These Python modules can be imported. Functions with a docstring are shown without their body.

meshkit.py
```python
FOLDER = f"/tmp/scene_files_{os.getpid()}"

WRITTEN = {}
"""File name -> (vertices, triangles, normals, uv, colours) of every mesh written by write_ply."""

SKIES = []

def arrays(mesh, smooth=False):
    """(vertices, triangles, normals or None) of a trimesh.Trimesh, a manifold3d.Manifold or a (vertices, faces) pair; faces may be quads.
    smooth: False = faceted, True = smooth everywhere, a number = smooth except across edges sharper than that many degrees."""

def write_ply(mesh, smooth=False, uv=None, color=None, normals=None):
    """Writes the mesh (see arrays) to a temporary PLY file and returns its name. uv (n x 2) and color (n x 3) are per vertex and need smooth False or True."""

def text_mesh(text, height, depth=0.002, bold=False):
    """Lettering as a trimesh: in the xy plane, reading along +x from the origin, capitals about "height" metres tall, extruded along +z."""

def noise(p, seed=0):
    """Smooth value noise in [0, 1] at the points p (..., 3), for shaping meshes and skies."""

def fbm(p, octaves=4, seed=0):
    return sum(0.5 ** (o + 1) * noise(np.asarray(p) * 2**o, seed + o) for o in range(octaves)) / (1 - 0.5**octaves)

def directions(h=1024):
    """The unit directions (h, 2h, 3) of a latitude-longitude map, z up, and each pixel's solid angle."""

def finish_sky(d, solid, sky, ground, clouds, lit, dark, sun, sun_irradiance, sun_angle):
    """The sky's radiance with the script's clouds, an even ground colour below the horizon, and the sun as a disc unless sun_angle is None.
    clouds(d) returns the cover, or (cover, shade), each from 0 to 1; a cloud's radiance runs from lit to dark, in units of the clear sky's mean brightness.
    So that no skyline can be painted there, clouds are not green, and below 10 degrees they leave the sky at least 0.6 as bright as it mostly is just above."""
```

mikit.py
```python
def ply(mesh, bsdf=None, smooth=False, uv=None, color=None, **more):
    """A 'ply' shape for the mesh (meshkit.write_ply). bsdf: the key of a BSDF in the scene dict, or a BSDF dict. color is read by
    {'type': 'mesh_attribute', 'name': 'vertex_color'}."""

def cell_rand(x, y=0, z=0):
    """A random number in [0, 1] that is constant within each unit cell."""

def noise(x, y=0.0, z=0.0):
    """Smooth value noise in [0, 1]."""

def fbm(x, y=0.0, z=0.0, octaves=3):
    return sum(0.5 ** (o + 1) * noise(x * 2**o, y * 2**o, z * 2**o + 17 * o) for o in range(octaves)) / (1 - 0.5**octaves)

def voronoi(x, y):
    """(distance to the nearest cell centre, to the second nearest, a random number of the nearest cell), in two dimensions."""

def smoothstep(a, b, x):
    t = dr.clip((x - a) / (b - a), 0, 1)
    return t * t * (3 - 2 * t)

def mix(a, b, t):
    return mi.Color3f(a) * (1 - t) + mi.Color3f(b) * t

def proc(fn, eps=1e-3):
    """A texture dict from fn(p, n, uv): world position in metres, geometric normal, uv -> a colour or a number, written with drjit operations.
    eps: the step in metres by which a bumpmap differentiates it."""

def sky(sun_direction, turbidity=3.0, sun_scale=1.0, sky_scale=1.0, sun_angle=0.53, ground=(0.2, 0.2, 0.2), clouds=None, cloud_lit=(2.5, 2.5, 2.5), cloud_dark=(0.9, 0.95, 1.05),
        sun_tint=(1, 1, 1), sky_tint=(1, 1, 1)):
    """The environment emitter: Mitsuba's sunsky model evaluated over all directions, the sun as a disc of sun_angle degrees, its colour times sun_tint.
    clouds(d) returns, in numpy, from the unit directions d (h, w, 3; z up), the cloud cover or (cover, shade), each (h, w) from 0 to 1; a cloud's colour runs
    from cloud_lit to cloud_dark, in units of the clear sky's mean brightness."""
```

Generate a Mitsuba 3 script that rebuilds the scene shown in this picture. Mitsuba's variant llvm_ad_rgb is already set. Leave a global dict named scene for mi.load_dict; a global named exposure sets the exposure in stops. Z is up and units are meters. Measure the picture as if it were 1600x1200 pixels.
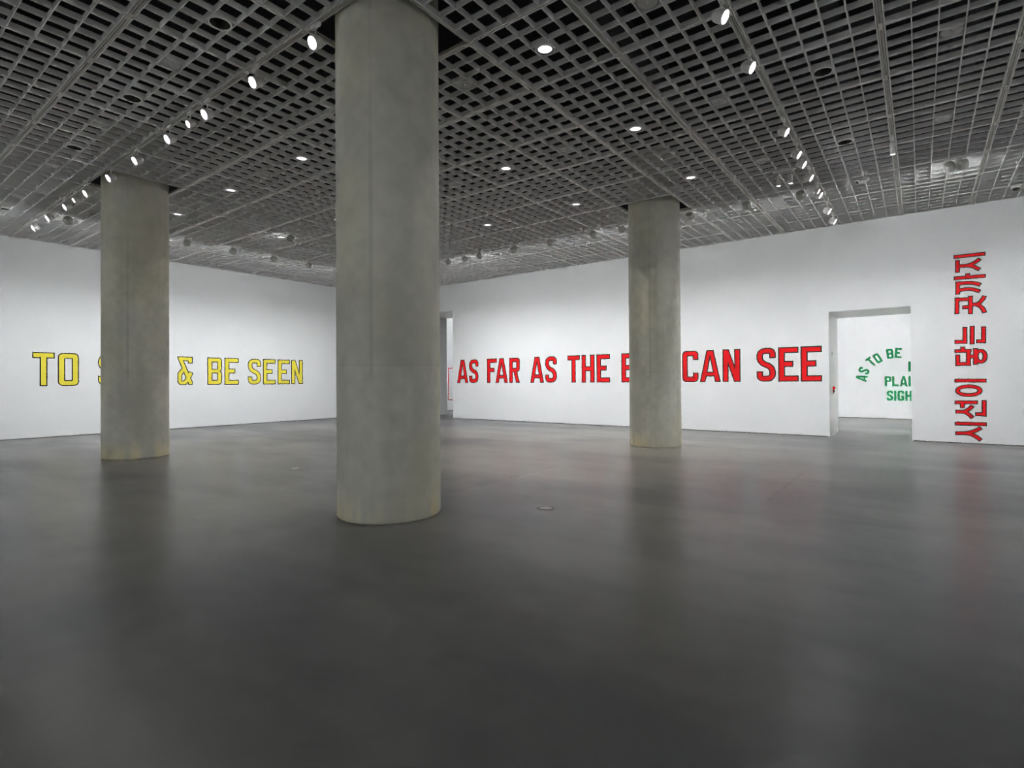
import math, json, numpy as np, trimesh, mitsuba as mi, mikit
import drjit as dr
from shapely import affinity
from shapely.geometry import Polygon, LineString, MultiPolygon, box, Point
from shapely.ops import unary_union

T = mi.ScalarTransform4f
scene, labels = {}, {}
M = 1.2                                   # one ceiling module, metres
HC = 5.059                                # underside of the grid ceiling
XL, XR, YF, YB = -14.168, 8.4, -8.4, 10.563   # inner faces of the four walls
DEPTH = 1.68                              # the back wall is a deep double wall
RC = 0.534                                # column radius

# ---------------------------------------------------------------- camera
F, CY = 844.472, 589.94
YAW, PITCH, ROLL = -0.6462, 0.0076, -0.006
EYE = np.array([3.2444 * M, -3.6765 * M, 1.1421 * M])
fwd = np.array([math.sin(YAW) * math.cos(PITCH), math.cos(YAW) * math.cos(PITCH), math.sin(PITCH)])
rgt = np.array([math.cos(YAW), -math.sin(YAW), 0.0])
upv = np.cross(rgt, fwd)
upv = -math.sin(ROLL) * rgt + math.cos(ROLL) * upv
scene['camera'] = {'type': 'perspective', 'fov': math.degrees(2 * math.atan(800 / F)), 'fov_axis': 'x', 'near_clip': 0.05, 'far_clip': 100.0,
                   'principal_point_offset_y': (600 - CY) / 1200, 'to_world': T().look_at(origin=EYE.tolist(), target=(EYE + fwd).tolist(), up=upv.tolist())}
exposure = 0.76

# ---------------------------------------------------------------- lamps (strengths; the lamps themselves stand further down)
WASH_I = 9.9          # wall washers, beam intensity
TRACK_I = 94.0         # track spotlights
WASH_SPILL = 115.0      # radiance of a washer's lens
LENS_L = 65.0          # radiance of a track spotlight's lens
DOWN_I = 7.0           # their beam straight down, out of a deep reflector
DOWN_L = 1.2           # radiance of a downlight diffuser
ROOM_I = 54.0          # lamps of the rooms beyond the doorways
LAMP_RGB = (0.985, 1.0, 1.015)


def rgb(v): return {'type': 'rgb', 'value': [float(x) for x in v]}


# ---------------------------------------------------------------- materials
def principled(c, rough, spec=0.5, metal=0.0):
    return {'type': 'twosided', 'bsdf': {'type': 'principled', 'base_color': c if isinstance(c, dict) else rgb(c), 'roughness': rough, 'specular': spec, 'metallic': metal}}


def matte(c): return {'type': 'twosided', 'bsdf': {'type': 'diffuse', 'reflectance': c if isinstance(c, dict) else rgb(c)}}


def wall_fn(p, n, uv):
    v = mikit.fbm(p.x * 1.3 + p.y * 1.1, p.y * 0.9 - p.x * 0.4, p.z * 1.2, octaves=3)
    return mikit.mix((0.79, 0.805, 0.81), (0.82, 0.83, 0.83), v)


def floor_fn(p, n, uv):
    a = mikit.fbm(p.x * 0.45, p.y * 0.45, 3.0, octaves=4)
    b = mikit.fbm(p.x * 0.35 + 9.0, p.y * 1.3, 8.0, octaves=4)
    c = mikit.fbm(p.x * 6.0, p.y * 6.0, 1.0, octaves=3)
    base = mikit.mix((0.06, 0.0605, 0.064), (0.142, 0.138, 0.128), mikit.smoothstep(0.25, 0.75, a * 0.55 + b * 0.45))
    base = base * (0.93 + 0.14 * c)
    # brownish worn ground in the middle of the hall
    worn = 1 - mikit.smoothstep(2.0, 6.5, dr.sqrt(dr.square(p.x + 1.5) + dr.square(p.y - 4.5)) + 2.5 * (b - 0.5))
    base = base * mi.Color3f(1 + 0.24 * worn, 1 + 0.21 * worn, 1 + 0.15 * worn)
    w = mikit.noise(p.y * 1.5, 2.0, 5.0) * 0.03
    # a filled saw cut, dotted and reddish, and a paler one
    d = dr.abs(p.x - 2.51 - w + 0.015)
    on = (1 - mikit.smoothstep(0.008, 0.02, d)) * mikit.smoothstep(1.66, 1.74, p.y) * (1 - mikit.smoothstep(4.4, 4.9, p.y)) * mikit.smoothstep(0.3, 0.5, mikit.noise(p.y * 16.0, 1.0, 1.0))
    base = mikit.mix(base, (0.055, 0.035, 0.03), on * 0.8)
    d = dr.abs(p.x + 0.68 - w + 0.015)
    on = (1 - mikit.smoothstep(0.005, 0.06, d)) * mikit.smoothstep(1.7, 1.9, p.y) * (1 - mikit.smoothstep(2.8, 3.1, p.y))
    base = mikit.mix(base, (0.2, 0.195, 0.18), on * 0.45)
    # a darker trowelled patch behind the near column, pale scuffs
    on = mikit.smoothstep(-1.55, -1.5, p.x) * (1 - mikit.smoothstep(-0.75, -0.7, p.x)) * mikit.smoothstep(0.5, 0.55, p.y) * (1 - mikit.smoothstep(1.9, 1.95, p.y))
    base = base * (1 - 0.12 * on)
    return base


def floor_rough(p, n, uv):
    return FLOOR_R + 0.06 * (mikit.fbm(p.x * 0.5, p.y * 1.6, 2.0, octaves=4) - 0.5) + 0.03 * (mikit.fbm(p.x * 3.0, p.y * 3.0, 7.0) - 0.5)


FLOOR_R = 0.275
FLOOR_SEAL = 0.75         # share of the floor on which the clear sealer still shines


def concrete(cx, cy, seam):
    """Cast concrete: two lifts that meet at 1.55 m, a vertical form seam, cloudy tone, stained foot."""
    def fn(p, n, uv):
        ang = dr.atan2(p.y - cy, p.x - cx)
        s = ang * RC
        cloud = mikit.fbm(p.x * 1.6 + cx, p.y * 1.6, p.z * 0.9 + cx, octaves=4)
        fine = mikit.fbm(p.x * 9.0, p.y * 9.0, p.z * 7.0, octaves=3)
        streak = mikit.fbm(s * 5.0 + cx, p.z * 0.35, 4.0, octaves=3)
        low = 1 - mikit.smoothstep(1.53, 1.57, p.z + 0.02 * mikit.noise(s * 3.0, 3.0, cx))
        base = mikit.mix((0.53, 0.527, 0.452), (0.71, 0.7, 0.61), mikit.smoothstep(0.3, 0.7, 0.5 * cloud + 0.25 * streak + 0.25 * fine))
        base = mikit.mix(base, base * mi.Color3f(1.05, 1.05, 1.06), low)
        d = ang - seam
        d = dr.abs(d - 2 * math.pi * dr.round(d / (2 * math.pi))) * RC
        line = (1 - mikit.smoothstep(0.004, 0.035, d)) * mikit.smoothstep(1.3, 1.5, p.z) * (1 - 0.6 * mikit.smoothstep(3.2, 4.4, p.z))
        base = base * (1 - 0.13 * line)
        joint = (1 - mikit.smoothstep(0.004, 0.02, dr.abs(p.z - 1.55 + 0.02 * mikit.noise(s * 3.0, 3.0, cx)))) * mikit.noise(s * 2.0, 1.0, cx)
        base = base * (1 - 0.08 * joint)
        tint = mikit.smoothstep(0.5, 0.7, mikit.fbm(s * 1.2, p.z * 0.8, cx + 11, octaves=3))
        base = mikit.mix(base, base * mi.Color3f(1.03, 1.01, 0.94), tint)
        foot = (1 - mikit.smoothstep(0.05, 0.4, p.z)) * mikit.smoothstep(0.35, 0.6, streak)
        base = mikit.mix(base, base * mi.Color3f(1.18, 1.1, 0.88), foot)
        pits = mikit.smoothstep(0.76, 0.82, mikit.fbm(s * 9.0, p.z * 7.0, cx + 3, octaves=3))
        return base * (1 - 0.06 * pits)
    return fn


COLS = [(-0.5 * M, -0.515 * M, -1.02), (-6.66 * M, -0.43 * M, -0.55), (-0.52 * M, 5.54 * M, -1.35)]
for k, (cx, cy, seam) in enumerate(COLS):
    scene[f'mat_concrete_{k}'] = principled(mikit.proc(concrete(cx, cy, seam)), 0.62, 0.35)
scene['mat_wall'] = matte(mikit.proc(wall_fn))
floor_tone = mikit.proc(floor_fn)
scene['mat_floor'] = {'type': 'twosided', 'bsdf': {'type': 'blendbsdf', 'weight': FLOOR_SEAL, 'worn': {'type': 'diffuse', 'reflectance': floor_tone},
                                                   'sealed': {'type': 'principled', 'base_color': floor_tone, 'roughness': mikit.proc(floor_rough), 'specular': 0.5}}}
scene['mat_grid'] = principled((0.8, 0.8, 0.785), 0.5, 0.4)
scene['mat_bar'] = principled((0.47, 0.46, 0.43), 0.5, 0.4)
scene['mat_clip'] = principled((0.6, 0.58, 0.53), 0.45, 0.5)
scene['mat_plenum'] = matte((0.014, 0.014, 0.016))
scene['mat_duct'] = matte((0.03, 0.03, 0.033))
scene['mat_gap'] = matte((0.09, 0.09, 0.088))
scene['mat_trim'] = principled((0.78, 0.79, 0.79), 0.4, 0.5)
scene['mat_steel'] = principled((0.84, 0.835, 0.81), 0.32, 0.5, 0.5)
scene['mat_ring'] = principled((0.86, 0.86, 0.84), 0.4, 0.5)
scene['mat_white'] = principled((0.8, 0.8, 0.78), 0.4, 0.5)
scene['mat_lamp_back'] = principled((0.42, 0.42, 0.39), 0.45, 0.5)
scene['mat_black'] = principled((0.02, 0.018, 0.016), 0.55, 0.2)
scene['mat_red'] = principled((0.76, 0.014, 0.018), 0.6, 0.12)
scene['mat_dark_red'] = principled((0.2, 0.02, 0.02), 0.5, 0.3)
scene['mat_yellow'] = principled((0.84, 0.73, 0.075), 0.6, 0.12)
scene['mat_green'] = principled((0.006, 0.16, 0.055), 0.6, 0.12)
scene['mat_glass_white'] = principled((0.8, 0.8, 0.8), 0.3, 0.5)
scene['mat_speaker'] = principled((0.4, 0.4, 0.39), 0.6, 0.3)
scene['mat_lid_ring'] = principled((0.1, 0.1, 0.098), 0.5, 0.3)
scene['mat_lid'] = principled((0.26, 0.255, 0.245), 0.35, 0.5)

# ---------------------------------------------------------------- helpers
taken = {}


def numbered(name):
    k = taken.get(name, 0)
    taken[name] = k + 1
    return name if k == 0 else f'{name}_{k:03d}'


def add(key, shape, label=None, cat=None, group=None, kind=None):
    key = numbered(key)
    scene[key] = shape
    d = {a: b for a, b in (('label', label), ('category', cat), ('group', group), ('kind', kind)) if b}
    if d:
        labels[key] = d
    return key


def name_thing(name, label, cat, group=None):
    key = numbered(name)
    labels[key] = {'label': label, 'category': cat}
    if group:
        labels[key]['group'] = group
    return key


def bx(x0, x1, y0, y1, z0, z1):
    m = trimesh.creation.box(extents=(x1 - x0, y1 - y0, z1 - z0))
    m.apply_translation(((x0 + x1) / 2, (y0 + y1) / 2, (z0 + z1) / 2))
    return m


def cat(ms): return trimesh.util.concatenate(ms)


def extrude(shape, depth):
    return cat([trimesh.creation.extrude_polygon(g, depth, engine='earcut') for g in getattr(shape, 'geoms', [shape]) if g.area > 1e-7])


def lathe(profile, n=32): return trimesh.creation.revolve(np.array(profile, float), sections=n)


def at(x, y, z, rz=0.0): return T().translate([x, y, z]).rotate([0, 0, 1], rz)


# ---------------------------------------------------------------- floor, walls, rooms beyond
YBB = YB + DEPTH                 # far face of the back wall
DR = (1.795 * M, 3.125 * M, 2.505 * M)      # right doorway: x0, x1, head
DL = (-10.12 * M, -8.495 * M, 3.395 * M)    # left doorway
FAR_L, FAR_R = 12.2 * M, 15.4 * M
SPLIT = -4.0
add('floor', mikit.ply(bx(XL - 8, XR + 4, YF - 0.3, 19.2, -0.2, 0.0), 'mat_floor'), kind='structure')
G0 = 0.014                       # the shadow gap under the walls


def wall(name, m): return add(name, mikit.ply(m, 'mat_wall'), kind='structure')


wall('wall_left', bx(XL - 0.3, XL, YF, YBB, G0, HC + 1.4))
wall('wall_right', bx(XR, XR + 0.3, YF, YBB, G0, HC + 1.4))
wall('wall_front', bx(XL - 0.3, XR + 0.3, YF - 0.3, YF, G0, HC + 1.4))
e = 0.0
wall('wall_back', cat([bx(XL, DL[0], YB, YBB, G0, HC + 1.4), bx(DL[0], DL[1], YB, YBB, DL[2], HC + 1.4), bx(DL[1], DR[0], YB, YBB, G0, HC + 1.4),
                       bx(DR[0], DR[1], YB, YBB, DR[2], HC + 1.4), bx(DR[1], XR, YB, YBB, G0, HC + 1.4)]))
wall('wall_far_left', bx(XL - 8, SPLIT, FAR_L, FAR_L + 0.25, G0, HC + 0.2))
wall('wall_far_right', bx(SPLIT, XR + 4, FAR_R, FAR_R + 0.25, G0, HC + 0.2))
wall('wall_partition', bx(SPLIT - 0.2, SPLIT, YBB, FAR_R, G0, HC + 0.2))
wall('wall_end_left', bx(XL - 8.2, XL - 8, YB, FAR_L, G0, HC + 0.2))
wall('wall_end_right', bx(XR + 4, XR + 4.2, YB, FAR_R, G0, HC + 0.2))
wall('wall_return_left', bx(XL - 8, XL - 0.3, YBB - 0.2, YBB, G0, HC + 0.2))
wall('wall_return_right', bx(XR + 0.3, XR + 4, YBB - 0.2, YBB, G0, HC + 0.2))
add('ceiling_far', mikit.ply(cat([bx(XL - 8, XR + 4, YBB, FAR_R + 0.2, HC + 0.0, HC + 0.2)]), 'mat_wall'), kind='structure')


def gap(name, m): add(name, mikit.ply(m, 'mat_gap'), kind='structure')


gap('baseboard_left', bx(XL - 0.28, XL - 0.012, YF, YB, 0.0, G0))
gap('baseboard_back', cat([bx(XL, DL[0], YB + 0.012, YBB - 0.012, 0, G0), bx(DL[1], DR[0], YB + 0.012, YBB - 0.012, 0, G0), bx(DR[1], XR, YB + 0.012, YBB - 0.012, 0, G0)]))
gap('baseboard_right', bx(XR + 0.012, XR + 0.28, YF, YB, 0, G0))
gap('baseboard_front', bx(XL, XR, YF - 0.28, YF - 0.012, 0, G0))
gap('baseboard_far', cat([bx(SPLIT, XR + 4, FAR_R + 0.012, FAR_R + 0.2, 0, G0), bx(XL - 8, SPLIT - .2, FAR_L + 0.012, FAR_L + 0.2, 0, G0)]))


# the lined doorways: two jambs, head lining and a narrow white edge trim round the opening
def doorway(n, d, mat):
    x0, x1, h = d
    t = 0.006
    key = f'door_{n}'
    labels[key] = {'kind': 'structure'}
    add(f'{key}__jamb', mikit.ply(bx(x0, x0 + t, YB + 0.004, YBB - 0.004, 0, h), mat))
    add(f'{key}__jamb', mikit.ply(bx(x1 - t, x1, YB + 0.004, YBB - 0.004, 0, h), mat))
    add(f'{key}__head_lining', mikit.ply(bx(x0 + t, x1 - t, YB + 0.004, YBB - 0.004, h - t, h), mat))
    w = 0.028
    for y0, y1 in ((YB - 0.006, YB + 0.004), (YBB - 0.004, YBB + 0.006)):
        add(f'{key}__edge_trim', mikit.ply(cat([bx(x0 - w, x0 + 0.004, y0, y1, 0, h + w), bx(x1 - 0.004, x1 + w, y0, y1, 0, h + w), bx(x0 + 0.004, x1 - 0.004, y0, y1, h - 0.004, h + w)]), 'mat_trim'))


doorway(1, DR, 'mat_steel')
doorway(2, DL, 'mat_white')

# ---------------------------------------------------------------- ceiling: dark slab, ducts, grid panels, tracks and bars, joint clips
add('ceiling', mikit.ply(bx(XL, XR, YF, YB, HC + 1.1, HC + 1.3), 'mat_plenum'), kind='structure')
for k, (a, b, z, r) in enumerate((((2.0, 3.4), (XR, 3.4), 0.75, 0.2), ((3.1, -2.0), (3.1, 7.0), 0.5, 0.11), ((4.4, -3.0), (4.4, 8.0), 0.62, 0.14), ((-12.0, -3.1), (0.0, -3.1), 0.7, 0.18), ((-1.2, 0.9), (-1.2, 9.5), 0.6, 0.12), ((0.9, -1.0), (0.9, 9.0), 0.8, 0.15))):
    a, b = np.array([*a, HC + z]), np.array([*b, HC + z])
    m = trimesh.creation.cylinder(radius=r, segment=[a, b], sections=20)
    add('ceiling__duct', mikit.ply(m, 'mat_duct', smooth=40))

RH, RT = 0.067, 0.0085           # depth and thickness of the ribs
WIDE, NARROW = 0.028, 0.011      # half the joint between panels: wide along the tracks, narrow across them


def panel(lo, hi, gaps):
    """One square grid panel of 5 x 5 cells, cut off at a wall: lo, hi are its limits about its middle, gaps the half joints in x and y."""
    ms = []
    for ax in (0, 1):
        o = 1 - ax
        f, fo = 0.6 - gaps[ax], 0.6 - gaps[o]
        for k in range(6):
            t = RT if 0 < k < 5 else 0.011
            q = -(f - 0.0055) + 2 * (f - 0.0055) / 5 * k
            a, b = max(q - t / 2, lo[ax]), min(q + t / 2, hi[ax])
            if b - a < 0.003:
                continue
            c, d = max(-fo, lo[o]), min(fo, hi[o])
            ms.append(bx(a, b, c, d, 0.0, RH) if ax == 0 else bx(c, d, a, b, 0.0005, RH - 0.0005))
    return cat(ms)


made = {}
holes = {(-1, -1), (-7, -1), (-1, 5)}
NI, NJ = range(-12, 7), range(-7, 9)
for i in NI:
    for j in NJ:
        if (i, j) in holes or (j < -5 and (i < -8 or i > 3)):      # the corners behind the viewer are left out
            continue
        cx, cy = (i + 0.5) * M, (j + 0.5) * M
        lo = (max(-0.6, XL + 0.004 - cx), max(-0.6, YF + 0.004 - cy))
        hi = (min(0.6, XR - 0.004 - cx), min(0.6, YB - 0.004 - cy))
        gaps = (NARROW, WIDE) if i < 0 else (WIDE, NARROW)
        k = tuple(round(v, 3) for v in (*lo, *hi, *gaps))
        if k not in made:
            made[k] = mikit.ply(panel(lo, hi, gaps), 'mat_grid')
        add('ceiling__grid_panel', {**made[k], 'to_world': T().translate([cx, cy, HC])})


def bar_profile(kind):
    if kind == 'track':           # two lips with a slot between them
        p = box(-0.022, 0, 0.022, 0.045).difference(box(-0.006, -1, 0.006, 0.03))
        p = p.difference(unary_union([box(-0.0165, -1, -0.0145, 0.004), box(0.0145, -1, 0.0165, 0.004)]))
        return affinity.translate(p, 0, -0.003)
    if kind == 'narrow':
        return affinity.translate(box(-NARROW, 0, NARROW, 0.035).difference(box(-0.002, -1, 0.002, 0.006)), 0, 0.004)
    p = box(-0.028, 0, 0.028, 0.035).difference(unary_union([box(-0.0225, -1, -0.0195, 0.008), box(0.0195, -1, 0.0225, 0.008)]))
    return affinity.translate(p if kind == 'wide' else affinity.translate(affinity.scale(p, 0.7, 1), 0.0085, 0), 0, 0.003)


def bar(axis, c, a, b, track):
    m = trimesh.creation.extrude_polygon(bar_profile(track), b - a, engine='earcut')
    v = m.vertices.copy()         # profile x, profile y = height, length
    if axis == 'y':
        w = np.stack([c + v[:, 0], a + v[:, 2], HC + v[:, 1]], 1)
    else:
        w = np.stack([a + v[:, 2], c - v[:, 0], HC + v[:, 1]], 1)
    m = trimesh.Trimesh(w, m.faces, process=False)
    return m


# right of x = 0 the tracks run along y, left of it along x
for i in range(-11, 7):
    add('ceiling__light_track' if i >= 1 else 'ceiling__joint_bar', mikit.ply(bar('y', i * M, YF, YB, 'track' if i >= 1 else 'narrow' if i < 0 else 'edge'), 'mat_bar'))
for j in range(-6, 9):
    tr = j in (-1, -2, 6)
    add('ceiling__light_track' if tr else 'ceiling__joint_bar', mikit.ply(bar('x', j * M, XL, -NARROW, 'track' if tr else 'wide'), 'mat_bar'))
    add('ceiling__joint_bar', mikit.ply(bar('x', j * M, WIDE, XR, 'narrow'), 'mat_bar'))


def clip(axis):
    ms = []
    for s in (-1, 1):
        a, b = sorted((s * 0.012, s * 0.065))
        ms.append(bx(-0.02, 0.02, a, b, -0.007, -0.001) if axis == 'y' else bx(a, b, -0.02, 0.02, -0.007, -0.001))
    ms.append(bx(-0.007, 0.007, -0.007, 0.007, -0.009, 0.0))
    return cat(ms)


clips = {a: mikit.ply(clip(a), 'mat_clip') for a in 'xy'}
n = 0
for i in range(-11, 6):
    for j in range(-4, 9):
        if (i > 3 and j < 2) or n >= 300:
            continue
        n += 1
        ax = 'x' if i <= 0 else 'y'
        add('ceiling__joint_clip', {**clips[ax], 'to_world': T().translate([i * M, j * M, HC])})

# ---------------------------------------------------------------- columns
prof = [(0, 0), (RC - 0.012, 0), (RC, 0.012), (RC, 1.547), (RC - 0.0008, 1.55), (RC, 1.553), (RC, HC + 1.1), (0, HC + 1.1)]
column = trimesh.creation.revolve(np.array(prof), sections=96)
for k, ((cx, cy, s), lab) in enumerate(zip(COLS, ('massive round grey concrete column nearest to the viewer', 'round grey concrete column before the wall with yellow lettering', 'round grey concrete column before the wall with the long red lettering'))):
    add('concrete_column', mikit.ply(column, f'mat_concrete_{k}', smooth=30, to_world=T().translate([cx, cy, 0.0])), lab, 'column', 'round concrete columns')

# ---------------------------------------------------------------- lettering
def round_path(pts, r, n=6):
    """The polyline with its inner corners rounded."""
    pts = [np.array(p, float) for p in pts]
    out = [pts[0]]
    for a, b, c in zip(pts, pts[1:], pts[2:]):
        u, v = (a - b), (c - b)
        lu, lv = np.linalg.norm(u), np.linalg.norm(v)
        q = min(r, lu * 0.5, lv * 0.5)
        p0, p1 = b + u / lu * q, b + v / lv * q
        for t in np.linspace(0, 1, n):
            out.append((1 - t) ** 2 * p0 + 2 * t * (1 - t) * b + t * t * p1)
    out.append(pts[-1])
    return LineString(out)


def stroke(pts, t, join='mitre'): return LineString(pts).buffer(t / 2, cap_style='flat', join_style=join, mitre_limit=6)


def rrect(x0, y0, x1, y1, r, corners='nesw'):
    b = box(x0, y0, x1, y1)
    if r <= 0:
        return b
    rr = b.buffer(-r).buffer(r, quad_segs=6)
    if corners == 'right':
        return unary_union([rr, box(x0, y0, (x0 + x1) / 2, y1)])
    return rr


def glyph(ch, w, h, t, tb):
    """A block capital in the box w x h: t the stems' width, tb the bars'."""
    r = 0.26 * w
    if ch == 'I': return box(0, 0, t, h)
    if ch == 'T': return unary_union([box(0, h - tb, w, h), box(w / 2 - t / 2, 0, w / 2 + t / 2, h)])
    if ch == 'H': return unary_union([box(0, 0, t, h), box(w - t, 0, w, h), box(0, h / 2 - tb / 2, w, h / 2 + tb / 2)])
    if ch == 'E': return unary_union([box(0, 0, t, h), box(0, h - tb, w, h), box(0, 0, w, tb), box(0, h * 0.51 - tb / 2, 0.75 * w, h * 0.51 + tb / 2)])
    if ch == 'F': return unary_union([box(0, 0, t, h), box(0, h - tb, w, h), box(0, h * 0.53 - tb / 2, 0.75 * w, h * 0.53 + tb / 2)])
    if ch == 'L': return unary_union([box(0, 0, t, h), box(0, 0, w, tb)])
    if ch == 'N': return unary_union([box(0, 0, t, h), box(w - t, 0, w, h), Polygon([(0, h), (t * 1.05, h), (w, 0), (w - t * 1.05, 0)])])
    if ch == 'Y': return unary_union([box(w / 2 - t / 2, 0, w / 2 + t / 2, h * 0.45), Polygon([(0, h), (t, h), (w / 2 + t / 2, h * 0.42), (w / 2 - t / 2, h * 0.42)]), Polygon([(w, h), (w - t, h), (w / 2 - t / 2, h * 0.42), (w / 2 + t / 2, h * 0.42)])])
    if ch == 'A':
        k = 0.34 * w              # width of the flat top
        a, b = (w - k) / 2, (w + k) / 2
        outer = Polygon([(0, 0), (a, h), (b, h), (w, 0)])
        leg = t * 0.98
        ih = h * 0.72             # where the counters' sides meet
        inner = Polygon([(leg, -0.01), (w - leg, -0.01), (w / 2, ih)])
        return unary_union([outer.difference(inner), outer.intersection(box(0, 0.17 * h, w, 0.17 * h + tb * 0.85))])
    if ch == 'O': return rrect(0, 0, w, h, r).difference(rrect(t, tb, w - t, h - tb, 0.02 * w))
    if ch == 'C': return glyph('O', w, h, t, tb).difference(box(w - t - 0.01, 0.3 * h, w + 0.01, 0.7 * h))
    if ch == 'G': return unary_union([glyph('O', w, h, t, tb).difference(box(w - t - 0.01, 0.5 * h, w + 0.01, 0.7 * h)), box(w * 0.52, 0.5 * h - tb * 0.8, w, 0.5 * h)])
    if ch == 'S':
        s = (t + tb) / 2
        a = t / 2
        pts = [(w - a, 0.69 * h), (w - a, h - tb / 2), (a, h - tb / 2), (a, 0.575 * h), (w - a, 0.425 * h), (w - a, tb / 2), (a, tb / 2), (a, 0.31 * h)]
        line = round_path(pts, 0.34 * w, 8)
        return line.buffer(s / 2, cap_style='flat', join_style='round').intersection(box(0, 0, w, h))
    if ch == 'B':
        top, bot = rrect(0, h * 0.47, w, h, r, 'right'), rrect(0, 0, w, h * 0.53, r, 'right')
        notch = Polygon([(w + 0.01, h * 0.56), (w * 0.93, h * 0.5), (w + 0.01, h * 0.44)])
        g = unary_union([top, bot]).difference(notch)
        m = tb * 0.92
        return g.difference(unary_union([box(t, h * 0.5 + m / 2, w - t, h - tb), box(t, tb, w - t, h * 0.5 - m / 2)]))
    if ch in 'PR':
        g = rrect(0, h * 0.43, w, h, r, 'right').difference(box(t, h * 0.43 + tb * 0.92, w - t, h - tb))
        g = unary_union([g, box(0, 0, t, h)])
        if ch == 'R':
            g = unary_union([g, Polygon([(w * 0.38, h * 0.47), (w * 0.38 + t * 1.02, h * 0.47), (w, 0), (w - t * 1.05, 0)])])
        return g
    if ch == '&':
        X = lambda u, v: ((u - 125) / 177 * w, (408 - v) / 318 * h)
        s = (t + tb) / 2 * 0.93
        a = stroke([X(270, 165), X(270, 115), X(158, 115), X(283, 409)], s)
        b = stroke([X(212, 215), X(149, 287), X(149, 365), X(170, 388), X(203, 388), X(236, 350), X(282, 262)], s)
        return unary_union([a, b]).intersection(box(0, 0, w, h))
    raise KeyError(ch)


OUT = 0.025                       # width of the dark outline


def put_letter(thing, shape, frame, fill, outline, label, edge=OUT):
    """A cut vinyl letter: dark backing, coloured face; frame(mesh) stands it on its wall."""
    key = numbered(thing + '__letter')
    labels[key] = {'label': label}
    if outline:
        scene[key + '__outline'] = mikit.ply(frame(extrude(shape, 0.0015)), 'mat_black')
        scene[key + '__face'] = mikit.ply(frame(trimesh.Trimesh(*(lambda m: (m.vertices + [0, 0, 0.0012], m.faces))(extrude(shape.buffer(-edge, join_style='mitre'), 0.0015)), process=False)), fill)
    else:
        scene[key] = mikit.ply(frame(extrude(shape, 0.002)), fill)


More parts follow.
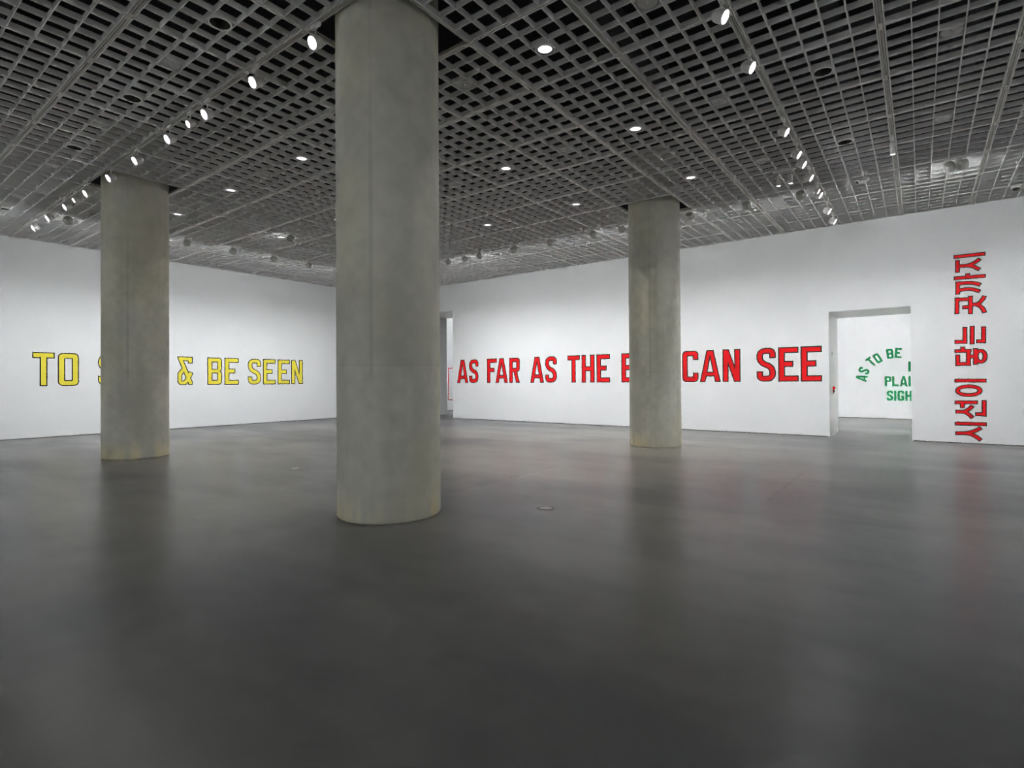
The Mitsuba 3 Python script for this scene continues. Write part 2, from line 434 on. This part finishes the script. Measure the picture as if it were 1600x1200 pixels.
def on_back(y):                    # glyph x -> world x, glyph y -> z, thickness towards the viewer
    return lambda m: trimesh.Trimesh(np.stack([m.vertices[:, 0], y - m.vertices[:, 2], m.vertices[:, 1]], 1), m.faces, process=False)


def on_left(x):                    # reading direction is +y on the left wall
    return lambda m: trimesh.Trimesh(np.stack([x + m.vertices[:, 2], m.vertices[:, 0], m.vertices[:, 1]], 1), m.faces, process=False)


def line_of_text(thing, items, z0, h, frame, fill, word):
    for ch, x, w in items:
        g = affinity.translate(glyph(ch, w * M, h, 0.13 * M, 0.178 * h), x * M, z0)
        put_letter(thing, g, frame, fill, True, f'{word} letter {"ampersand" if ch == "&" else ch}')


red = name_thing('wall_lettering', 'red block letters AS FAR AS THE EYE CAN SEE on the back wall', 'lettering')
A_, W_ = 0.468, 0.384
line_of_text(red, [('A', -8.322, A_), ('S', -7.822, W_), ('F', -7.104, W_), ('A', -6.782, A_), ('R', -6.267, W_), ('A', -5.525, A_), ('S', -5.019, W_), ('T', -4.299, 0.379), ('H', -3.868, W_), ('E', -3.426, W_),
                   ('E', -2.728, W_), ('Y', -2.325, 0.42), ('E', -1.885, W_), ('C', -1.182, 0.378), ('A', -0.777, A_), ('N', -0.27, 0.38), ('S', 0.438, W_), ('E', 0.866, W_), ('E', 1.288, W_)], 1.108 * M, 0.724 * M, on_back(YB), 'mat_red', 'red')
yel = name_thing('wall_lettering', 'yellow block letters TO SEE & BE SEEN on the left wall', 'lettering')
line_of_text(yel, [('T', -0.649, 0.376), ('O', -0.221, 0.374), ('S', 0.502, W_), ('E', 0.94, W_), ('E', 1.385, W_), ('&', 2.166, 0.37), ('B', 2.887, 0.38), ('E', 3.331, W_), ('S', 3.968, W_), ('E', 4.405, W_), ('E', 4.852, W_), ('N', 5.28, 0.381)], 1.106 * M, 0.73 * M, on_left(XL), 'mat_yellow', 'yellow')

KOREAN = json.loads("""[[[[4.496,3.99],[5.018,3.988]],[[4.563,3.916],[4.56,3.644]],[[4.562,3.781],[4.695,3.779],[4.695,3.779],[4.734,3.782],[4.773,3.792],[4.813,3.808],[4.852,3.831],[4.891,3.861],[4.93,3.897]],[[4.695,3.779],[4.695,3.779],[4.734,3.774],[4.773,3.763],[4.811,3.746],[4.849,3.724],[4.886,3.695],[4.923,3.661]]],[[[4.496,3.531],[5.017,3.524]],[[4.728,3.614],[4.727,3.536]],[[4.563,3.455],[4.56,3.177]],[[4.562,3.406],[4.67,3.413],[4.72,3.412],[4.768,3.406],[4.813,3.396],[4.855,3.382],[4.896,3.363],[4.934,3.34]],[[4.561,3.261],[4.669,3.279],[4.715,3.279],[4.759,3.274],[4.802,3.264],[4.843,3.248],[4.883,3.227],[4.922,3.202]]],[[[4.548,3.116],[4.545,2.758]],[[4.513,3.072],[4.767,3.06]],[[4.768,3.133],[4.764,2.741]],[[4.631,2.897],[4.735,2.895]],[[4.804,2.943],[4.866,2.941],[4.866,2.941],[4.892,2.957],[4.917,2.977],[4.939,3.003],[4.959,3.034],[4.978,3.069],[4.994,3.11]],[[4.866,2.937],[4.866,2.937],[4.898,2.916],[4.925,2.891],[4.949,2.861],[4.968,2.827],[4.982,2.789],[4.993,2.747]]],[[[4.671,2.476],[4.668,2.116]],[[4.497,2.166],[4.703,2.156]],[[4.789,2.493],[4.785,2.098]],[[4.971,2.468],[4.968,2.116]],[[4.849,2.163],[5.001,2.156]]],[[[4.495,1.968],[4.774,1.967]],[[4.632,2.06],[4.632,1.99]],[[4.549,1.893],[4.547,1.647]],[[4.511,1.693],[4.758,1.693]],[[4.725,1.996],[4.722,1.647]],[[4.742,1.845],[4.819,1.842]],[[4.839,2.018],[4.836,1.666]],[[4.992,1.842],[4.99,1.812],[4.982,1.784],[4.97,1.759],[4.955,1.741],[4.937,1.73],[4.918,1.726],[4.899,1.731],[4.882,1.743],[4.867,1.762],[4.855,1.787],[4.848,1.816],[4.846,1.847],[4.849,1.878],[4.856,1.906],[4.868,1.93],[4.884,1.948],[4.902,1.959],[4.921,1.963],[4.94,1.958],[4.957,1.945],[4.972,1.926],[4.983,1.901],[4.99,1.873],[4.992,1.842]]],[[[4.489,1.337],[5.009,1.334]],[[4.906,1.123],[4.899,1.099],[4.881,1.076],[4.852,1.057],[4.814,1.041],[4.769,1.032],[4.721,1.028],[4.673,1.031],[4.628,1.04],[4.59,1.054],[4.56,1.074],[4.541,1.096],[4.535,1.121],[4.542,1.146],[4.561,1.169],[4.591,1.188],[4.63,1.203],[4.675,1.213],[4.723,1.216],[4.771,1.213],[4.815,1.203],[4.853,1.189],[4.882,1.169],[4.9,1.147],[4.906,1.123]]],[[[4.485,0.87],[4.87,0.877]],[[4.615,0.845],[4.614,0.749]],[[4.497,0.669],[4.609,0.672],[4.609,0.672],[4.64,0.678],[4.669,0.691],[4.699,0.71],[4.728,0.736],[4.756,0.768],[4.784,0.807]],[[4.609,0.672],[4.609,0.672],[4.639,0.668],[4.669,0.656],[4.697,0.638],[4.725,0.613],[4.752,0.581],[4.779,0.542]],[[4.966,0.927],[4.963,0.581]],[[4.818,0.626],[4.997,0.632]]],[[[4.485,0.418],[5.004,0.422]],[[4.492,0.208],[4.661,0.219],[4.661,0.219],[4.705,0.23],[4.748,0.245],[4.791,0.264],[4.833,0.288],[4.875,0.315],[4.916,0.347]],[[4.661,0.219],[4.661,0.219],[4.705,0.212],[4.747,0.199],[4.789,0.179],[4.831,0.152],[4.871,0.118],[4.911,0.078]]]]""")
kor = name_thing('wall_lettering', 'column of red Korean letters turned sideways on the wall right of the doorway', 'lettering')
for k, strokes in enumerate(KOREAN):
    g = unary_union([stroke(s, 0.083, 'round') if len(s) < 20 else Polygon(s).buffer(0.04).difference(Polygon(s).buffer(-0.042)) for s in strokes])
    put_letter(kor, g, on_back(YB), 'mat_red', True, 'red syllable ' + '지까곳는닿이선시'[k], 0.0165)

gre = name_thing('wall_lettering', 'green letters AS TO BE arched over IN PLAIN SIGHT on the wall through the doorway', 'lettering')
gh, gt = 0.343, 0.064


def green(ch, x, z, w=0.187, rot=None):
    g = glyph(ch, w, gh, gt, gh * 0.19)
    if rot is not None:            # x, z is then the middle of the letter
        g = affinity.rotate(affinity.translate(g, -w / 2, -gh / 2), rot, origin=(0, 0))
    put_letter(gre, affinity.translate(g, x, z), on_back(FAR_R), 'mat_green', False, f'green letter {ch}')


for ch, x, z, w in (('P', 2.92, 1.133, .187), ('L', 3.13, 1.133, .185), ('A', 3.346, 1.133, .215), ('I', 3.586, 1.133, gt), ('N', 3.69, 1.133, .2), ('S', 2.97, 0.634, .187), ('I', 3.183, 0.634, gt), ('G', 3.279, 0.634, .185), ('H', 3.493, 0.634, .19), ('T', 3.71, 0.634, .187), ('I', 3.588, 1.638, gt), ('N', 3.69, 1.638, .2)):
    green(ch, x, z, w)
for ch, x, z, w, r in (('A', 2.24, 1.43, .23, 76), ('S', 2.315, 1.685, .187, 63), ('T', 2.527, 1.995, .187, 40), ('O', 2.72, 2.115, .187, 31), ('B', 3.077, 2.262, .195, 7), ('E', 3.312, 2.278, .187, -3)):
    green(ch, x, z, w, r)

x0 = -14.35
fr = box(x0, 0.495, x0 + 2.1, 2.055).difference(box(x0 + 0.035, 0.53, x0 + 2.065, 2.02))
add('wall_outline', mikit.ply(on_back(FAR_L)(extrude(fr, 0.003)), 'mat_red'), 'thin red rectangle outline on the white wall beyond the left doorway', 'wall graphic')

# ---------------------------------------------------------------- small things of the right doorway
xj = DR[0] + 0.006


def disc_x(y, z, r, t, n=24):
    m = trimesh.creation.cylinder(radius=r, height=t, sections=n)
    m.apply_transform(trimesh.transformations.rotation_matrix(math.pi / 2, [0, 1, 0]))
    m.apply_translation((xj + t / 2, y, z))
    return m


fa = name_thing('fire_call_point', 'small red fire call point on the metal jamb of the right doorway', 'fire alarm')
dome = lathe([(0, 0.058), (0.02, 0.054), (0.034, 0.04), (0.04, 0.018), (0.042, 0.0), (0, 0.0)][::-1], 24)
dome.apply_transform(trimesh.transformations.rotation_matrix(math.pi / 2, [0, 1, 0]))
dome.apply_translation((xj, 11.2, 1.165))
add(fa + '__lamp', mikit.ply(dome, 'mat_red', smooth=40))
add(fa + '__push_disc', mikit.ply(disc_x(11.2, 1.088, 0.034, 0.035), 'mat_dark_red', smooth=40))
add(fa + '__button', mikit.ply(disc_x(11.2, 1.03, 0.014, 0.02), 'mat_black', smooth=40))
pl = name_thing('wall_plate', 'pale metal access plate on the jamb of the right doorway above the red call point', 'plate')
add(pl + '__cover', mikit.ply(bx(xj, xj + 0.006, 10.86, 11.6, 1.76, 2.19), 'mat_steel'))
add(pl + '__socket', mikit.ply(disc_x(11.05, 2.02, 0.035, 0.012), 'mat_gap', smooth=40))

# ---------------------------------------------------------------- floor boxes
lid = lathe([(0, 0.004), (0.062, 0.004), (0.068, 0.003), (0.07, 0.0), (0, 0.0)], 28)
ring = lathe([(0.072, 0), (0.073, 0.003), (0.088, 0.002), (0.092, 0.0), (0.072, 0)], 28)
for x, y, lab in ((0.647, 0.476, 'round metal floor box lid in the floor right of the nearest column'), (-4.104, 0.42, 'round metal floor box lid in the floor between the left and nearest columns')):
    t = name_thing('floor_box', lab, 'floor box', 'round lids in the floor')
    add(t + '__lid', mikit.ply(lid, 'mat_lid', smooth=30, to_world=at(x, y, 0)))
    add(t + '__ring', mikit.ply(ring, 'mat_lid_ring', smooth=30, to_world=at(x, y, 0)))

# ---------------------------------------------------------------- recessed ceiling fittings at the middles of panels
glow = {'type': 'area', 'radiance': rgb([DOWN_L * c for c in (0.97, 0.98, 1.05)]), 'sampling_weight': 0.05}
d_ring = mikit.ply(lathe([(0.096, 0.03), (0.096, 0.0), (0.098, -0.004), (0.108, -0.005), (0.11, 0.0), (0.11, 0.03), (0.096, 0.03)], 40), 'mat_ring', smooth=30)
d_ring2 = mikit.ply(lathe([(0.086, 0.05), (0.083, -0.001), (0.088, -0.003), (0.0905, 0.0), (0.0905, 0.05), (0.086, 0.05)], 32), 'mat_black', smooth=30)
d_lens = mikit.ply(lathe([(0.0, 0.004), (0.04, 0.005), (0.075, 0.009), (0.082, 0.012), (0.082, 0.03), (0.0, 0.03)], 32), 'mat_glass_white', smooth=30, emitter=glow)
d_hole = mikit.ply(lathe([(0.0, 0.10), (0.09, 0.10), (0.092, 0.0), (0.095, 0.0), (0.095, 0.105), (0, 0.105)], 32), 'mat_black', smooth=30)
s_disc = mikit.ply(lathe([(0.0, 0.03), (0.012, 0.03), (0.012, 0.018), (0.097, 0.014), (0.102, 0.018), (0.102, 0.04), (0.0, 0.04)], 32), 'mat_speaker', smooth=30)
s_hub = mikit.ply(lathe([(0.0, -0.002), (0.007, 0.0), (0.009, 0.03), (0.0, 0.03)], 16), 'mat_clip', smooth=30)


def ordinal(k): return ('first second third fourth fifth sixth seventh eighth ninth tenth eleventh twelfth thirteenth'.split())[k]


lit = [((0.5, 0.5), 'largest one, right of the nearest column'), ((0.5, 2.5), 'second largest, above and left of the right column'), ((-1.5, 2.5), 'above a smaller one just right of the nearest column'), ((0.5, 4.5), 'above the right column\'s right side'),
       ((-1.5, 4.5), 'small, left of the right column\'s top'), ((-3.5, 4.5), 'smallest, low just right of the nearest column'), ((-3.5, 0.5), 'largest one left of the nearest column'), ((-5.5, 0.5), 'midway between the left column and the nearest column'),
       ((-7.5, 0.5), 'beside the right edge of the left column'), ((-5.5, 2.5), 'at the left edge of the nearest column, half hidden'), ((-7.5, 2.5), 'small, beside the lone washer before the left wall'), ((-3.5, 2.5), 'hidden behind the nearest column'), ((-1.5, 0.5), 'behind the top of the nearest column'), ((-5.5, 4.5), 'hidden low behind the nearest column')]
for (i, j), where in lit:
    t = name_thing('downlight', 'lit round downlight, ' + where, 'downlight', 'recessed downlights in the grid')
    w = at(i * M, j * M, HC)
    add(t + '__trim_ring', {**d_ring, 'to_world': w})
    add(t + '__inner_ring', {**d_ring2, 'to_world': w})
    add(t + '__lens', {**d_lens, 'to_world': w})
    scene['beam_of_' + t] = {'type': 'spot', 'to_world': T().look_at(origin=[i * M, j * M, HC - 0.004], target=[i * M, j * M, 0.0], up=[0, 1, 0]), 'intensity': rgb([DOWN_I * c for c in (1.03, 1.0, 0.95)]), 'cutoff_angle': 44, 'beam_width': 20, 'sampling_weight': 1.0}
for (i, j), where in (((2.5, 2.5), 'nearest one right of the right spotlight row'), ((2.5, 4.5), 'farther one right of the right spotlight row'), ((-1.5, -1.5), 'nearest one left of the left spotlight row'), ((-3.5, -1.5), 'second one left of the left spotlight row'), ((-5.5, -1.5), 'third one left of the left spotlight row'), ((-9.5, -1.5), 'at the left edge of the picture')):
    t = name_thing('unlit_downlight', 'unlit dark round downlight with pale ring, ' + where, 'downlight', 'unlit recessed downlights')
    w = at(i * M, j * M, HC)
    add(t + '__trim_ring', {**d_ring, 'to_world': w})
    add(t + '__reflector', {**d_hole, 'to_world': w})
for (i, j), where in (((-2.5, -1.5), 'nearest one left of the left spotlight row'), ((-4.5, -1.5), 'second one left of the left spotlight row'), ((-6.5, -1.5), 'third one left of the left spotlight row'), ((-8.5, -1.5), 'farthest one left of the left spotlight row'), ((-0.5, 0.5), 'at the right edge of the nearest column'), ((1.5, 0.5), 'at the top edge, left of the right spotlight row'),
                      ((1.5, 2.5), 'second one left of the right spotlight row'), ((1.5, 4.5), 'third one left of the right spotlight row'), ((3.5, 2.5), 'between the two rightmost tracks, nearer one'), ((3.5, 4.5), 'between the two rightmost tracks, farther one'), ((-0.5, 2.5), 'between two lit downlights right of the nearest column'),
                      ((-2.5, 2.5), 'low beside the right edge of the nearest column'), ((-4.5, 0.5), 'between the two lit downlights left of the nearest column'), ((-6.5, 0.5), 'right of the left column, between two lit downlights')):
    t = name_thing('ceiling_speaker', 'grey round ceiling speaker, ' + where, 'speaker', 'grey speaker plates in the grid')
    w = at(i * M, j * M, HC)
    add(t + '__plate', {**s_disc, 'to_world': w})
    add(t + '__hub', {**s_hub, 'to_world': w})

# ---------------------------------------------------------------- track lamps. local frame: the beam leaves along +x, tilted down; origin on the track
def aimed(m, tilt, z, x=0.0):
    """A lathe about +z is laid along +x, tilted down, its pivot at (x, 0, z)."""
    m = m.copy()
    m.apply_transform(trimesh.transformations.rotation_matrix(math.radians(90 + tilt), [0, 1, 0]))
    m.apply_translation((x, 0, z))
    return m


def lamp_parts(r, length, tilt, drop, radiance, weight, body_mat):
    body = lathe([(0, -length * 0.62), (r * 0.55, -length * 0.6), (r * 0.86, -length * 0.45), (r * 0.97, -length * 0.2), (r, 0.0), (r, length * 0.38), (r * 0.93, length * 0.38), (r * 0.9, length * 0.3), (0, length * 0.3)], 32)
    bez = lathe([(r * 0.86, length * 0.28), (r * 0.9, length * 0.375), (r * 0.945, length * 0.385), (r * 0.945, length * 0.28), (r * 0.86, length * 0.28)], 32)
    lens = lathe([(0, length * 0.34), (r * 0.5, length * 0.335), (r * 0.87, length * 0.31), (r * 0.87, length * 0.3), (0, length * 0.3)][::-1], 24)
    if np.dot(lens.face_normals[np.argmax(np.abs(lens.face_normals[:, 2]) * (lens.triangles_center[:, 2] > length * 0.305))], [0, 0, 1]) < 0:
        lens.invert()
    adapter = cat([bx(-0.016, 0.016, -0.07, 0.07, -0.034, 0.0), bx(-0.012, 0.012, -0.02, 0.02, -0.046, -0.034)])
    stem = trimesh.creation.cylinder(radius=0.009, segment=[[0, 0, -drop + r * 0.2], [0, 0, -0.04]], sections=16)
    return {'adapter': mikit.ply(adapter, 'mat_white'), 'stem': mikit.ply(stem, 'mat_white', smooth=40), 'body': mikit.ply(aimed(body, tilt, -drop), body_mat, smooth=35), 'bezel': mikit.ply(aimed(bez, tilt, -drop), 'mat_white', smooth=35),
            'lens': mikit.ply(aimed(lens, tilt, -drop), 'mat_glass_white', smooth=35, emitter={'type': 'area', 'radiance': rgb([radiance * c for c in LAMP_RGB]), 'sampling_weight': weight})}, (r, length, tilt, drop)


def put_lamp(name, kit, x, y, rz, label, group, intensity, cutoff, beam, weight=1.0, aim=None):
    parts, (r, length, tilt, drop) = kit
    t = name_thing(name, label, 'spotlight', group)
    w = at(x, y, HC - 0.003, rz)
    for k, d in parts.items():
        scene[f'{t}__{k}'] = {**d, 'to_world': w}
    if intensity > 0:
        a = math.radians(tilt if aim is None else aim)
        d = np.array([math.cos(a) * math.cos(math.radians(rz)), math.cos(a) * math.sin(math.radians(rz)), -math.sin(a)])
        b = math.radians(tilt)
        o = np.array([x, y, HC - 0.003 - drop]) + np.array([math.cos(b) * math.cos(math.radians(rz)), math.cos(b) * math.sin(math.radians(rz)), -math.sin(b)]) * (length * 0.42)
        scene['beam_of_' + t] = {'type': 'spot', 'to_world': T().look_at(origin=o.tolist(), target=(o + d).tolist(), up=[0.01, 0.02, 1]), 'intensity': rgb([intensity * c for c in LAMP_RGB]), 'cutoff_angle': cutoff, 'beam_width': beam, 'sampling_weight': weight}
    return t


big = lamp_parts(0.065, 0.13, 32, 0.185, LENS_L, 0.4, 'mat_white')
small = lamp_parts(0.047, 0.1, 32, 0.165, LENS_L, 0.3, 'mat_white')
wash = lamp_parts(0.086, 0.125, 35, 0.135, WASH_SPILL, 1.0, 'mat_lamp_back')

LEFT = [(-0.86, 0), (-1.86, 0), (-2.88, 0), (-3.3, 1), (-3.85, 0), (-4.87, 0), (-5.85, 0), (-6.86, 0), (-7.45, 1), (-7.9, 0), (-8.9, 0), (-9.85, 0)]
for k, (i, sm) in enumerate(LEFT):
    put_lamp('track_spotlight', small if sm else big, i * M, -1.0 * M, -90, f'{"small " if sm else ""}white track spotlight, lit, {ordinal(k)} from the viewer in the left row', 'spotlights of the left row', TRACK_I * (0.5 if sm else 1) * (0.8 if i < -2 else 1), 25, 4, 1.0, 21)
RIGHT = [(0.78, 0), (1.66, 0), (3.3, 0), (4.1, 0), (4.5, 0), (5.1, 0), (5.86, 1), (6.02, 0), (7.05, 0), (7.8, 0)]
for k, (j, sm) in enumerate(RIGHT):
    put_lamp('track_spotlight', small if sm else big, 2.0 * M, j * M, 0, f'{"small " if sm else ""}white track spotlight, lit, {ordinal(k)} from the viewer in the right row', 'spotlights of the right row', TRACK_I * (0.5 if sm or j > 5 else 1) * (0.8 if j > 2 else 1), 25, 4, 1.0, 21)
for i in (0.3, 1.1, 2.1, 3.1, 4.1, 5.0):
    put_lamp('track_spotlight', big, i * M, -1.0 * M, -90, 'white track spotlight above the viewer, beyond the near end of the left row', 'spotlights above the viewer', TRACK_I, 25, 4, 1.0, 21)
for j in (-0.2, -1.3):
    put_lamp('track_spotlight', big, 2.0 * M, j * M, 0, 'white track spotlight above the viewer, beyond the near end of the right row', 'spotlights above the viewer', TRACK_I, 25, 4, 1.0, 21)
n = 0
for j in (-1.68, -0.72, 0.3, 1.27, 2.22, 3.17, 4.1, 5.05, 6.0):
    hid = {0.3: 'left column', 5.05: 'nearest column', 6.0: 'nearest column'}.get(j)
    lab = f'pale wall washer of the left wall row, hidden behind the {hid}' if hid else f'pale wall washer seen from behind, {ordinal(n)} from the left along the left wall'
    n += not hid
    put_lamp('wall_washer', wash, -9.0 * M, j * M, 180, lab, 'wall washers of the left wall, hidden' if hid else 'wall washers of the left wall', WASH_I, 58, 9, 2.0, 68)
n = 0
for i in (-7.9, -6.95, -6.0, -5.46, -4.99, -3.98, -3.02, -1.99, -1.36, -0.03, 0.93, 1.75, 3.6, 3.74):
    hid = i < -6.5
    lab = 'pale wall washer of the back wall row, hidden behind the nearest column' if hid else f'pale wall washer seen from behind, {ordinal(n)} from the left along the back wall'
    n += not hid
    put_lamp('wall_washer', wash, i * M, 6.0 * M, 90, lab, 'wall washers of the back wall, hidden' if hid else 'wall washers of the back wall', WASH_I * (1.35 if i > 3 else 1), 58, 9, 2.0, 72 if i > 3 else 68)
put_lamp('wall_washer', wash, -7.0 * M, 2.42 * M, 180, 'lone pale wall washer beside a small lit downlight, before the left wall row', None, 0, 0, 0)

# small cylinders hanging from the tracks, a dome camera and a black camera
cyl = {'adapter': mikit.ply(bx(-0.016, 0.016, -0.09, 0.09, -0.03, 0.0), 'mat_white'), 'stem': mikit.ply(trimesh.creation.cylinder(radius=0.007, segment=[[0, 0, -0.12], [0, 0, -0.02]], sections=12), 'mat_white', smooth=40),
       'housing': mikit.ply(lathe([(0, -0.11), (0.034, -0.11), (0.036, -0.115), (0.036, -0.27), (0.031, -0.27), (0.03, -0.262), (0, -0.262)], 24), 'mat_white', smooth=30),
       'lens': mikit.ply(lathe([(0, -0.268), (0.029, -0.268), (0.029, -0.2635), (0, -0.2635)], 20), 'mat_glass_white', emitter={'type': 'area', 'radiance': rgb((4, 4, 4)), 'sampling_weight': 0.05})}
for x, y, rz, lab in ((1.62, 5.0, 90, 'small hanging cylinder lamp, left one of the pair left of the right spotlight row'), (1.78, 5.0, 90, 'small hanging cylinder lamp, right one of the pair left of the right spotlight row'), (3.0, 4.68, 0, 'small lone hanging cylinder lamp on the track right of the right spotlight row')):
    t = name_thing('cylinder_lamp', lab, 'lamp', 'small hanging cylinder lamps')
    for k, d in cyl.items():
        scene[f'{t}__{k}'] = {**d, 'to_world': at(x * M, y * M, HC - 0.003, rz)}
t = name_thing('ceiling_camera', 'white security camera with a black lens under the ceiling, upper right of the doorway', 'camera')
w = at(2.62 * M, 5.85 * M, HC, 200)
scene[t + '__mount'] = mikit.ply(cat([trimesh.creation.cylinder(radius=0.05, segment=[[0, 0, -0.02], [0, 0, 0.005]], sections=24), trimesh.creation.cylinder(radius=0.012, segment=[[0, 0, -0.13], [0, 0, -0.01]], sections=16)]), 'mat_white', smooth=40, to_world=w)
scene[t + '__body'] = mikit.ply(aimed(lathe([(0, -0.1), (0.035, -0.1), (0.04, -0.09), (0.04, 0.08), (0.036, 0.085), (0, 0.085)], 24), 20, -0.15, 0.03), 'mat_white', smooth=35, to_world=w)
scene[t + '__lens'] = mikit.ply(aimed(lathe([(0, 0.084), (0.033, 0.084), (0.035, 0.09), (0.02, 0.097), (0, 0.1)], 24), 20, -0.15, 0.03), 'mat_black', smooth=35, to_world=w)
t = name_thing('dome_camera', 'small pale dome camera under the ceiling close to the right end of the back wall', 'camera')
w = at(4.5 * M, 8.05 * M, HC)
scene[t + '__base'] = mikit.ply(lathe([(0, 0.0), (0.075, 0.0), (0.075, -0.03), (0.068, -0.04), (0, -0.04)][::-1], 28), 'mat_white', smooth=30, to_world=w)
scene[t + '__dome'] = mikit.ply(lathe([(0.055, -0.039), (0.05, -0.062), (0.036, -0.08), (0.018, -0.09), (0, -0.092)][::-1], 28), 'mat_black', smooth=60, to_world=w)

# lamps of the rooms beyond
room = lamp_parts(0.082, 0.15, 40, 0.185, LENS_L, 0.4, 'mat_white')
for x, y, rz, lab in ((1.6, 13.4, 70, 'white track spotlight in the room beyond the right doorway, left one'), (3.4, 13.2, 90, 'white track spotlight in the room beyond the right doorway, middle one'), (5.2, 13.4, 110, 'white track spotlight in the room beyond the right doorway, right one'), (-13.6, 12.6, 100, 'white track spotlight in the room beyond the left doorway, right one'), (-15.2, 12.6, 90, 'white track spotlight in the room beyond the left doorway, left one')):
    put_lamp('room_spotlight', room, x, y, rz, lab, 'spotlights of the rooms beyond', ROOM_I * (1 if x > 0 else 0.35), 78, 40, 0.8)
